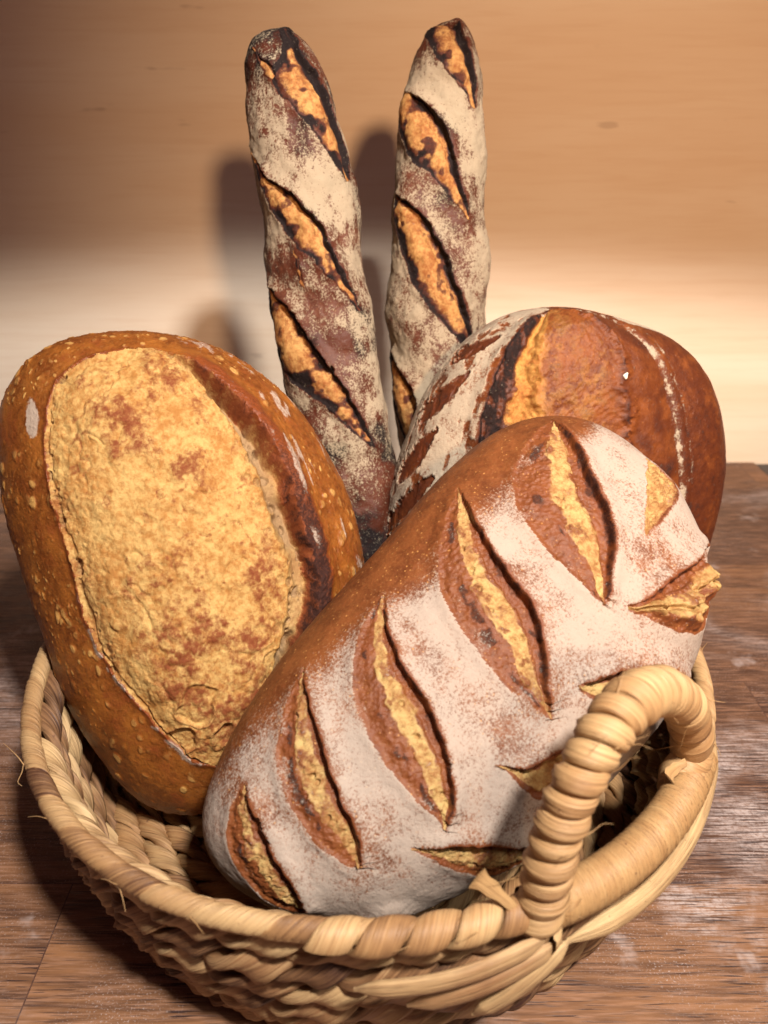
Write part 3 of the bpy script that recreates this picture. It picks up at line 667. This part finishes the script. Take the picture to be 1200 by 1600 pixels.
# ------------------------------------------------------------------ left: the big golden loaf with one wide burst
def golden_loaf():
    o = placed('country_loaf', CALA['c'], CALA['rot'], 'golden oval loaf at the left of the basket, burst wide open along one long cut', 'bread')
    l = Loaf(CALA['dim'], 1, int(560 * FINE), int(760 * FINE)); p = l.P; W = CALA['dim'][1]
    l.h += 0.0016 * fbm(p, 0.05, 1, 2) + 0.0005 * fbm(p, 0.012, 2, 3)
    # blisters in the crust
    for sc, th_, amp, sd in ((0.0120, 0.40, 0.0006, 6), (0.0075, 0.44, 0.00045, 3), (0.0042, 0.40, 0.00030, 4), (0.0026, 0.36, 0.0002, 5)):
        q = p * np.array([1.0, 1.35, 1.35]) + 0.0022 * np.stack([fbm(p, 0.007, 60 + k, 2) for k in range(3)], 1)
        d, r = worley(q, sc, sd)
        b = sstep(th_, th_ * 0.45, d) * (r > 0.52) * sstep(-0.35, 0.25, fbm(p, 0.03, sd + 30, 2))
        l.h += amp * b; l.a['pale'] = np.maximum(l.a['pale'], b * (0.15 + 0.5 * r) * (0.7 if sc < 0.004 else 1.0))
    l.a['roast'] += 0.22 * sstep(-0.2, 0.5, fbm(p, 0.03, 8, 4)) + 0.35 * fbm(p, 0.007, 9, 3)
    l.a['pale'] += 0.30 * sstep(0.0, 0.5, fbm(p, 0.016, 15, 4))
    # floury streaks down the right flank
    y = p[:, 1]
    st = fbm(p * np.array([0.16, 1, 1]), 0.006, 12, 3)
    l.a['flour'] += sstep(0.10, 0.42, st) * sstep(-0.055, -0.078, y) * 0.62
    l.h += 0.0008 * st * sstep(-0.05, -0.08, y)
    # bald spots of raw flour by the upper left edge
    d = np.linalg.norm((p - np.array(WHITE_SPOT) / 1000) * np.array([0.30, 1, 1]), axis=1)
    l.setmax('flour', slice(None), sstep(0.0056, 0.0030, d + 0.0022 * fbm(p, 0.007, 14, 3)) * 1.0)
    n, left, right = FEATURES['A'][0]
    f = l.feature(left, right, 0.10, 0.0014, 0.006); i, P = f['i'], f['p']
    s, ins = f['s'], f['ins']
    s2 = s + 0.05 * fbm(P, 0.012, 20, 3)
    e = np.clip(f['w'] / 0.05, 0, 1)
    n1 = fbm(P, 0.016, 21, 4); n2 = fbm(P * np.array([1.0, 1.0, 1.0]), 0.005, 22, 3); n3 = fbm(P, 0.0022, 23, 2)
    ridge = 1 - np.abs(fbm(P, 0.020, 24, 3)) * 2.4
    along = sstep(0.05, 0.18, f['tR']) * sstep(1.0, 0.86, f['tR'])
    gap = sstep(0.66, 0.80, s2) * sstep(0.97, 0.89, s + 0.03 * n2) * along * (0.55 + 0.45 * sstep(-0.25, 0.2, fbm(P, 0.022, 25, 2)))
    lgap = sstep(-0.90, -0.95, s2) * sstep(-1.0, -0.975, s) * 0.5
    h = 0.0040 * (1 - s ** 2) * e - 0.0105 * gap - 0.0015 * lgap * 2
    n4 = fbm(P, 0.0012, 29, 2)
    h += 0.0022 * n1 + 0.00040 * n2 + 0.00022 * n3 + 0.00016 * n4 - 0.0006 * sstep(0.72, 1.0, ridge) * sstep(0.9, 0.6, np.abs(s))
    # torn bubbles
    wd, wr = worley(P, 0.0075, 26); near = np.maximum(sstep(0.45, 0.8, s2), sstep(-0.78, -0.92, s2))
    hole = sstep(0.40, 0.30, wd) * (wr > 0.45) * near
    wd2, wr2 = worley(P, 0.0032, 27); hole2 = sstep(0.36, 0.28, wd2) * (wr2 > 0.55) * np.maximum(near, 0.25 * (wr2 > 0.9))
    low = sstep(-0.03, -0.09, P[:, 0]); wd3, wr3 = worley(P * np.array([1, .7, .7]) + 0.003 * np.stack([fbm(P, 0.01, 70 + k, 2) for k in range(3)], 1), 0.018, 28)
    big = sstep(0.42, 0.34, wd3) * (wr3 > 0.30) * low; bige = np.exp(-((wd3 - 0.42) / 0.05) ** 2) * (wr3 > 0.35) * low
    h += -0.0022 * hole - 0.0011 * hole2 - 0.0020 * big + 0.0010 * bige
    k = ins
    l.h[i[k]] += h[k]
    rp = 0.56 * sstep(-0.35, 0.75, n1 * 0.80 + 0.4 * n2 + 0.4 * n3 + 0.30 * sstep(0.02, -0.07, P[:, 0]) - 0.04) * sstep(0.80, 0.45, np.abs(s2 - 0.03))
    rp = np.maximum(rp, 0.40 * sstep(0.80, 1.0, ridge) * sstep(0.9, 0.6, np.abs(s)) * sstep(-0.3, 0.3, n2))
    rp = np.maximum(rp, 0.34 * bige); rp = np.maximum(rp, 0.35 * low * sstep(-0.6, 0.3, n1))
    edge = sstep(0.86, 0.97, s + 0.05 * n1 + 0.03 * n2) * along
    gap = gap * (1 - edge)
    rp = np.maximum(rp * (1 - gap), edge * (0.62 + 0.3 * n2 + 0.2 * sstep(0.3, 0.6, f['tR'])))
    rp = np.maximum(rp, 0.30 * sstep(0.45, 1.0, np.abs(s2)) * sstep(-0.5, 0.4, n1) * (1 - gap))
    l.a['crumb'][i[k]] = 1; l.a['pale'][i[k]] = 0; l.a['flour'][i[k]] *= 0
    l.a['roast'][i[k]] = rp[k]
    l.a['gel'][i[k]] = np.clip(0.95 * gap + 0.5 * hole + 0.4 * hole2, 0, 1)[k]
    out = ~ins
    stt = fbm(P * np.array([0.16, 1, 1]), 0.006, 12, 3)
    l.setmax('flour', i, np.where(out & (f['dR'] < f['dL']), 0.52 * sstep(0.05, 0.45, stt) * sstep(0.010, 0.018, f['dR']), 0))
    ear = np.exp(-(f['dR'] / 0.0085) ** 2) * along * (f['dR'] < f['dL'])
    l.h[i] += np.where(out, 0.0080 * ear, 0.0080 * np.exp(-(f['dR'] / 0.0022) ** 2) * along)
    wear = np.exp(-np.clip(f['dR'] / (0.0095 + 0.004 * n2), 0, 9) ** 4) * along
    l.setmax('roast', i, np.where(out & (f['dR'] < f['dL']), wear * (0.62 + 0.3 * sstep(0.25, 0.6, f['tR'])), 0))
    l.a['pale'][i] *= np.where(out, 1 - wear, 1)
    l.h[i] += np.where(out & (f['dR'] < f['dL']), wear, np.exp(-(f['dR'] / 0.004) ** 2) * along) * (0.0008 * fbm(P, 0.004, 17, 3) + 0.0005 * n4)
    lip = np.exp(-(f['dL'] / 0.0022) ** 2) * (f['dL'] < f['dR'])
    l.h[i] += np.where(out, 0.0012 * lip, 0.0012 * lip)
    l.setmax('roast', i, np.where(out, 0.55 * np.exp(-(f['dL'] / 0.003) ** 2) * (f['dL'] < f['dR']), 0))
    l.setmax('flour', i, np.where(out, 0.75 * np.exp(-((f['dL'] - 0.0012) / 0.0022) ** 2) * sstep(0.45, 0.7, f['tL']) * (f['dL'] < f['dR']) * sstep(-0.35, 0.15, n2), 0))
    l.sh[i] += f['dir'] * (0.0050 * np.exp(-(f['dR'] / 0.0040) ** 2) * along)[:, None]
    l.opening(f, 'opened_crumb')
    l.build('country_loaf', o, bread_material('golden_crust', srgb(146, 76, 30), srgb(196, 118, 48), srgb(226, 172, 98), srgb(230, 186, 114), srgb(206, 140, 68), srgb(172, 88, 44), srgb(74, 36, 26), srgb(222, 198, 178), 0.38, 1.0))

# ------------------------------------------------------------------ front: floured loaf with a leaf pattern of cuts
def leaf_loaf():
    o = placed('floured_loaf', CALB['c'], CALB['rot'], 'front loaf dusted with pinkish flour and scored with a leaf of slanting cuts', 'bread')
    l = Loaf(CALB['dim'], 1, int(640 * FINE), int(760 * FINE)); p = l.P
    x, y, z = p.T
    l.h += 0.0016 * fbm(p, 0.055, 31, 2) + 0.0004 * fbm(p, 0.012, 32, 3) + 0.00012 * fbm(p, 0.003, 33, 2)
    n1 = fbm(p, 0.03, 34, 4); n2 = fbm(p, 0.006, 35, 3)
    side = sstep(0.060, 0.030, y + 0.012 * n1 + 0.004 * n2)
    under = sstep(0.004, 0.016, z)
    l.a['flour'] = side * (0.67 + 0.34 * n1 + 0.16 * n2 + 0.22 * fbm(p * np.array([1, 0.35, 1]), 0.012, 37, 3)) * (0.55 + 0.45 * under)
    l.a['flour'] = np.maximum(l.a['flour'], 0.55 * sstep(-0.115, -0.14, x + 0.01 * n1))
    for name, left, right in FEATURES['B']:
        f = l.feature(left, right, 0.02, 0.0012, 0.006); i, P = f['i'], f['p']; ins = f['ins']; s = f['s']; out = ~ins
        wide = name.startswith('s') and name != 's6'
        if name.startswith('r'): f['dL'], f['dR'], f['tL'], f['tR'], f['wL'], f['wR'] = f['dL'], f['dR'], f['tL'], f['tR'], f['wL'], f['wR']
        a1 = fbm(P, 0.010, 41, 3); a2 = fbm(P, 0.0035, 42, 3); a3 = fbm(P, 0.0015, 43, 2)
        s2 = s + 0.20 * a1 + 0.12 * a2
        w = np.minimum(f['w'], 0.035)
        taper = np.clip(f['wR'] / 0.010, 0, 1)
        if name == 's6': depth, c0, c1 = 0.03, -1.3, -1.0
        elif wide: depth, c0, c1 = 0.085, -0.30, -0.02
        else: depth, c0, c1 = 0.15, -0.75, -0.35
        pit = sstep(-0.35, 0.62, s2) * sstep(1.0, 0.90, s)
        crumb = sstep(c0, c1, s2) * (sstep(0.62, 0.25, s2) if name != 's6' else 1)
        wd, wr = worley(P, 0.0045, 44); hole = sstep(0.36, 0.24, wd) * (wr > 0.62)
        h = -depth * w * pit + 0.05 * w * (1 - s * s) * (s < 0.5) + (0.55 + 0.45 * crumb) * (0.0011 * a1 + 0.0013 * a2 + 0.0008 * a3) - 0.0016 * hole * crumb
        if name == 'r1': h = h + 0.0035 * (1 - s * s) * (1 + 1.6 * fbm(P, 0.009, 46, 2)) - 0.004 * np.exp(-((s + 0.15 + 0.2 * a1) / 0.10) ** 2)
        ragged = np.clip(1 - np.abs(s), 0, 0.15) / 0.15
        k = ins
        l.h[i[k]] += (h * ragged)[k]
        l.a['crumb'][i[k]] = (crumb * (0.95 if name != 'r1' else 0.7))[k]
        browns = np.clip((1 - crumb) * (0.30 + 0.25 * a2) + 0.62 * sstep(-0.15, -0.40, s2) * sstep(-0.75, -0.45, s2) * sstep(-0.1, 0.3, a1) + 0.5 * sstep(0.60, 0.90, s2), 0, 0.85)
        browns = np.maximum(browns, crumb * 0.50 * sstep(0.05, 0.45, a1 * 0.6 + a2 * 0.6))
        if name == 's6': browns = 0.12 + 0.15 * a2 + 0.3 * sstep(0.6, 1, s)
        l.a['roast'][i[k]] = browns[k]
        dust = np.clip(0.25 + 0.5 * fbm(P, 0.005, 45, 2), 0, 1) * sstep(-0.2, -0.7, s2) * 0.40 + 0.22 * sstep(0.0, 0.4, a1)
        l.a['flour'][i[k]] = dust[k]
        er = np.exp(-(f['dR'] / 0.0050) ** 2) * taper * (f['dR'] < f['dL'] + 0.002)
        ei = np.exp(-(f['dR'] / 0.0016) ** 2) * taper
        amp = 0.0032 if wide else 0.0036
        if name == 's6': amp = 0.0008
        l.h[i] += np.where(out, amp * er, amp * ei)
        l.sh[i] += f['dir'] * (0.0016 * (amp / 0.003) * np.exp(-(f['dR'] / 0.0022) ** 2) * taper)[:, None]
        l.setmax('roast', i, np.where(out, 0.75, 0.7) * np.exp(-(f['dR'] / 0.0011) ** 2) * taper)
        l.a['flour'][i] *= 1 - 0.9 * np.exp(-(f['dR'] / 0.0010) ** 2) * taper
        # thin browned band along the far side
        l.h[i] += np.where(out, 0.0013 * np.exp(-(f['dL'] / 0.004) ** 2), 0.0013 * np.exp(-(f['dL'] / 0.0015) ** 2)) * np.clip(f['wL'] / 0.01, 0, 1)
        l.opening(f, 'score_cut')
    l.build('floured_loaf', o, bread_material('floured_crust', srgb(138, 74, 38), srgb(168, 98, 52), srgb(222, 160, 92), srgb(214, 180, 116), srgb(178, 120, 66), srgb(158, 86, 46), srgb(76, 38, 26), srgb(216, 198, 182), 0.5, 0.9, 0.75, 0.72, True))

# ------------------------------------------------------------------ back right: dark loaf
def dark_loaf():
    o = placed('dark_loaf', CALC['c'], CALC['rot'], 'dark baked loaf standing at the back right with charred ear', 'bread')
    l = Loaf(CALC['dim'], CALC['ld'], int(480 * FINE), int(700 * FINE)); p = l.P; x, y, z = p.T
    l.h += 0.0018 * fbm(p, 0.06, 51, 2) + 0.0005 * fbm(p, 0.012, 52, 3)
    d, r = worley(p * np.array([1, 1.4, 1.4]), 0.0034, 53)
    b = sstep(0.34, 0.16, d) * (r > 0.5) * sstep(-0.4, 0.3, fbm(p, 0.02, 54, 2))
    l.h += 0.0002 * b; l.a['pale'] = b * 0.8
    n2 = fbm(p, 0.006, 55, 3)
    l.a['roast'] += 0.46 + 0.36 * fbm(p, 0.03, 56, 3) + 0.25 * fbm(p, 0.004, 66, 2)
    n, left, right = FEATURES['C'][0]
    f = l.feature(left, right, 0.25, 0.0010, 0.005); i, P = f['i'], f['p']; ins, s = f['ins'], f['s']; out = ~ins
    sideL = out & (f['dL'] < f['dR']); sideR = out & (f['dR'] <= f['dL'])
    a1 = fbm(P, 0.012, 57, 3); a2 = fbm(P, 0.004, 58, 3); a3 = fbm(P, 0.0018, 59, 2)
    # floured left flank with creases
    cre = fbm(P * np.array([0.35, 1, 1]), 0.007, 60, 3)
    l.a['flour'][i] += np.where(sideL, np.clip(0.74 - 0.50 * sstep(0.15, 0.42, cre) + 0.30 * a2 + 0.2 * a1, 0, 0.95), 0)
    l.a['roast'][i] = np.where(sideL, 0.25, l.a['roast'][i]); l.h[i] -= np.where(sideL, 0.0008 * sstep(0.15, 0.4, cre), 0)
    # flour lines on the right flank, pale unbaked edge at the top
    ln = np.exp(-((f['dR'] - 0.0022 - 0.0008 * a2) / (0.0020 + 0.0008 * a1)) ** 2) + 0.8 * np.exp(-((f['dR'] - 0.0105 + 0.0015 * a1) / 0.0010) ** 2) + 0.45 * sstep(0.012, 0.008, f['dR']) * sstep(-0.2, 0.3, a1 + a2)
    l.setmax('flour', i, np.where(sideR, 0.52 * ln * np.clip(0.75 + 0.8 * a2 + 0.5 * a1, 0, 1.1), 0))
    l.h[i] += np.where(sideR, 0.0008 * np.exp(-((f['dR'] - 0.006) / 0.003) ** 2), 0)
    cd_, _, _ = seg_dist(p, np.array([(150, -2, 19), (148.6, -22, 16), (145, -43, 13.5), (138, -57, 14), (128, -70, 16)]) / 1000)
    ce = sstep(0.0065, 0.0035, cd_ + 0.001 * n2)
    l.setmax('flour', slice(None), ce * 0.9)
    k = ins; s2 = s + 0.09 * a1 + 0.07 * a2
    e = np.clip(f['w'] / 0.04, 0, 1)
    h = e * (0.009 * (1 - s * s) - 0.0065 * np.exp(-((s2 + 0.56) / 0.13) ** 2) + 0.0022 * np.exp(-((s2 - 0.38) / 0.06) ** 2))
    rough = np.exp(-((s2 + 0.05) / 0.42) ** 4)
    h += 0.0007 * a1 + rough * (0.0003 * a2 + 0.0005 * a3) + 0.0012 * sstep(-0.6, -0.8, s2) * (a2 + 0.6 * a3)
    wd, wr = worley(P, 0.0045, 62); cr = sstep(-0.72, -0.63, s2) * sstep(-0.28, -0.47, s2)
    h -= 0.0014 * sstep(0.36, 0.24, wd) * (wr > 0.6) * cr
    l.h[i[k]] += h[k]
    l.a['pale'][i[k]] = (0.25 * sstep(0.45, 0.6, s2) * l.a['pale'][i])[k]
    l.a['flour'][i[k]] = (0.12 * sstep(0.1, 0.4, a2))[k]
    l.a['crumb'][i[k]] = cr[k] + (0.52 * rough * (1 - cr) * (0.8 + 0.5 * a2))[k]
    ro = (0.82 + 0.7 * a2 + 0.4 * a1) * sstep(-0.60, -0.74, s2) + sstep(-0.45, -0.2, s2) * (0.14 + 0.40 * a2 + 0.15 * a1) + 0.55 * np.exp(-((s2 - 0.40) / 0.05) ** 2) * sstep(-0.35, 0.1, a2)
    ro = np.where(s2 > 0.42, 0.22 + 0.25 * a1 + 0.35 * sstep(0.1, 0.4, fbm(P, 0.02, 63, 3)), ro)
    ro = np.maximum(ro, 0.35 * sstep(-0.62, -0.7, s2))
    l.a['roast'][i[k]] = np.clip(ro, 0, 1.1)[k]
    tp = np.clip(f['wL'] / 0.03, 0, 1) * sstep(0.0, 0.16, f['tL']) * sstep(0.0, 0.2, l.n[i][:, 2]) * sstep(-0.002, 0.006, P[:, 2])
    el = np.exp(-(f['dL'] / 0.006) ** 2) * tp
    l.h[i] += np.where(out, 0.0065 * el, 0.0065 * np.exp(-(f['dL'] / 0.004) ** 2) * tp)
    l.sh[i] -= f['dir'] * (0.003 * np.exp(-(f['dL'] / 0.004) ** 2) * tp)[:, None]
    l.setmax('roast', i, np.where(sideL, 1.0 * np.exp(-(f['dL'] / 0.0016) ** 2), 0)); l.a['flour'][i] *= np.where(sideL, 1 - np.exp(-(f['dL'] / 0.0016) ** 2), 1)
    l.opening(f, 'opened_crumb')
    for n, left, right in FEATURES['C'][1:]:
        f = l.feature(left, right, 0.012, 0.0010, 0.003); i = f['i']; ins = f['ins']; s = f['s']
        k = ins; a = np.clip((1 - np.abs(s)) * 3, 0, 1)
        l.h[i[k]] -= 0.0011 * a[k]; l.a['flour'][i[k]] = np.clip(0.35 * sstep(0.5, 1, np.abs(s)) + 0.15 * fbm(f['p'], 0.004, 64, 2), 0, 1)[k]
        l.a['roast'][i[k]] = (0.50 + 0.3 * fbm(f['p'], 0.006, 65, 2))[k]
        l.h[i] += np.where(ins, 0, 0.0006 * np.exp(-(np.minimum(f['dL'], f['dR']) / 0.0015) ** 2))
        l.opening(f, 'leaf_cut')
    import bmesh
    kf = np.argmin(((l.P - np.array([0.1122, 0.0023, 0.0444])) ** 2).sum(1)); FLECK = Vector(l.P[kf] + l.n[kf] * (l.h[kf] + 0.0004) + l.sh[kf])
    bm = bmesh.new(); bmesh.ops.create_icosphere(bm, subdivisions=2, radius=0.0015)
    for v in bm.verts: v.co = Vector((v.co.x * 1.3, v.co.y, v.co.z * 0.5)) * (1 + 0.25 * math.sin(v.co.x * 2300 + v.co.y * 1700))
    bmesh.ops.translate(bm, verts=bm.verts, vec=FLECK)
    me = bpy.data.meshes.new('flour_fleck'); bm.to_mesh(me); bm.free()
    ff_ = NT('flour_lump'); ff_.out(srgb(222, 214, 200), 0.95); link('flour_fleck', me, ff_.m, o)
    l.build('dark_loaf', o, bread_material('dark_crust', srgb(134, 66, 32), srgb(170, 94, 44), srgb(186, 114, 54), srgb(222, 166, 88), srgb(200, 122, 56), srgb(118, 58, 32), srgb(48, 26, 22), srgb(220, 202, 176), 0.46, 1.1, 0.6, 0.8))

# ------------------------------------------------------------------ the two baguettes
def baguette(key, cal, label, mat, seed):
    o = placed('baguette', cal['c'], cal['rot'], label, 'baguette', 'baguettes standing up at the back of the basket')
    l = Loaf(cal['dim'], cal['ld'], int(760 * FINE), int(260 * FINE), True); p = l.P; x = p[:, 0]
    n1 = fbm(p, 0.035, seed, 4); n2 = fbm(p, 0.008, seed + 1, 3)
    l.h += 0.0034 * fbm(p, 0.035, seed + 2, 2) + 0.0013 * fbm(p, 0.01, seed + 3, 3)
    st = fbm(p * np.array([0.4, 1, 1]), 0.007, seed + 9, 3)
    l.a['flour'] = np.clip((0.70 if key == 'D' else 0.80) + 0.75 * n1 + 0.40 * n2 + 0.3 * st - 0.35 * sstep(0.1, 0.4, st), 0, 0.92)
    l.a['roast'] = np.clip(0.45 + 0.8 * fbm(p, 0.024, seed + 4, 3) + 0.3 * n2, 0, 0.95)
    if key == 'D':
        l.a['flour'] *= sstep(-0.10, 0.02, x + 0.03 * n1) * 0.75 + 0.25
        l.a['roast'] += 0.3 * sstep(0.0, -0.09, x + 0.04 * n1)
        tip = sstep(0.150, 0.195, x + 0.02 * n1); l.a['flour'] *= 1 - 0.55 * tip; l.a['roast'] += 0.30 * tip
    for name, left, right in FEATURES[key]:
        left = np.array(left) * cal['k']; right = np.array(right) * cal['k']
        f = l.feature(left, right, 0.014, 0.0016, 0.006); i, P = f['i'], f['p']; ins, s = f['ins'], f['s']; out = ~ins
        a1 = fbm(P, 0.014, seed + 11, 3); a2 = fbm(P, 0.0045, seed + 12, 3)
        s2 = s + 0.28 * a1 + 0.16 * a2; w = np.minimum(f['w'], 0.03); tp = np.clip(f['wR'] / 0.010, 0, 1)
        h = -0.11 * w * sstep(-0.2, 0.7, s2) * sstep(1.0, 0.9, s) + 0.12 * w * (1 - s * s) * (s < 0.4) + 0.0010 * a1 + 0.0005 * a2
        k = ins; rg_ = np.clip(1 - np.abs(s), 0, 0.12) / 0.12
        l.h[i[k]] += (h * rg_)[k]
        cr = sstep(-0.95, -0.55, s2) * sstep(0.80, 0.45, s2)
        l.a['crumb'][i[k]] = cr[k]
        blot = sstep(0.05, 0.35, fbm(P, 0.010, seed + 13, 3))
        topdark = sstep(0.45, 0.05, f['tL']) if name in ('d1', 'd0', 'e1') else 0.0
        ro = 0.42 * sstep(0.10, 0.85, np.abs(s2 + 0.05)) + 0.5 * (1 - cr) + 0.9 * blot * (0.55 + 0.45 * sstep(0.2, -0.5, s2)) + 0.42 * sstep(0.50, 0.85, s2) + 0.30 * topdark + 0.45 * sstep(0.3, 0.5, fbm(P, 0.007, seed + 14, 2))
        l.a['roast'][i[k]] = np.clip(ro, 0, 1.1)[k]; l.a['flour'][i[k]] = 0; l.a['pale'][i[k]] = 0
        er = np.exp(-(f['dR'] / 0.004) ** 2) * tp * (f['dR'] < f['dL'] + 0.002)
        l.h[i] += np.where(out, 0.0034 * er, 0.0034 * np.exp(-(f['dR'] / 0.0016) ** 2) * tp)
        l.h[i] += np.where(out, 0.0012 * np.exp(-(f['dL'] / 0.003) ** 2), 0.0012 * np.exp(-(f['dL'] / 0.0014) ** 2)) * np.clip(f['wL'] / 0.01, 0, 1)
        l.sh[i] += f['dir'] * (0.0020 * np.exp(-(f['dR'] / 0.0028) ** 2) * tp)[:, None]
        edge = np.maximum(np.exp(-(f['dR'] / 0.0014) ** 2), 0.3 * np.exp(-(f['dL'] / 0.0012) ** 2)) * np.clip(np.maximum(f['wR'], f['wL']) / 0.006, 0, 1)
        l.setmax('roast', i, 0.70 * edge); l.a['flour'][i] *= 1 - edge * 0.9
        l.opening(f, 'score_cut')
    l.build('baguette', o, mat)

golden_loaf(); leaf_loaf(); dark_loaf()
bm_ = bread_material('baguette_crust', srgb(140, 80, 56), srgb(112, 66, 52), srgb(196, 140, 96), srgb(224, 170, 102), srgb(178, 104, 48), srgb(112, 54, 34), srgb(40, 22, 22), srgb(214, 194, 164), 0.5, 1.0, 0.0, 1.0)
baguette('D', CALD, 'left baguette leaning outwards, greyer crust with dark scorched cuts and a charred tip', bm_, 200)
baguette('E', CALE, 'right baguette standing straight behind the dark loaf, paler with thicker white flour', bm_, 300)
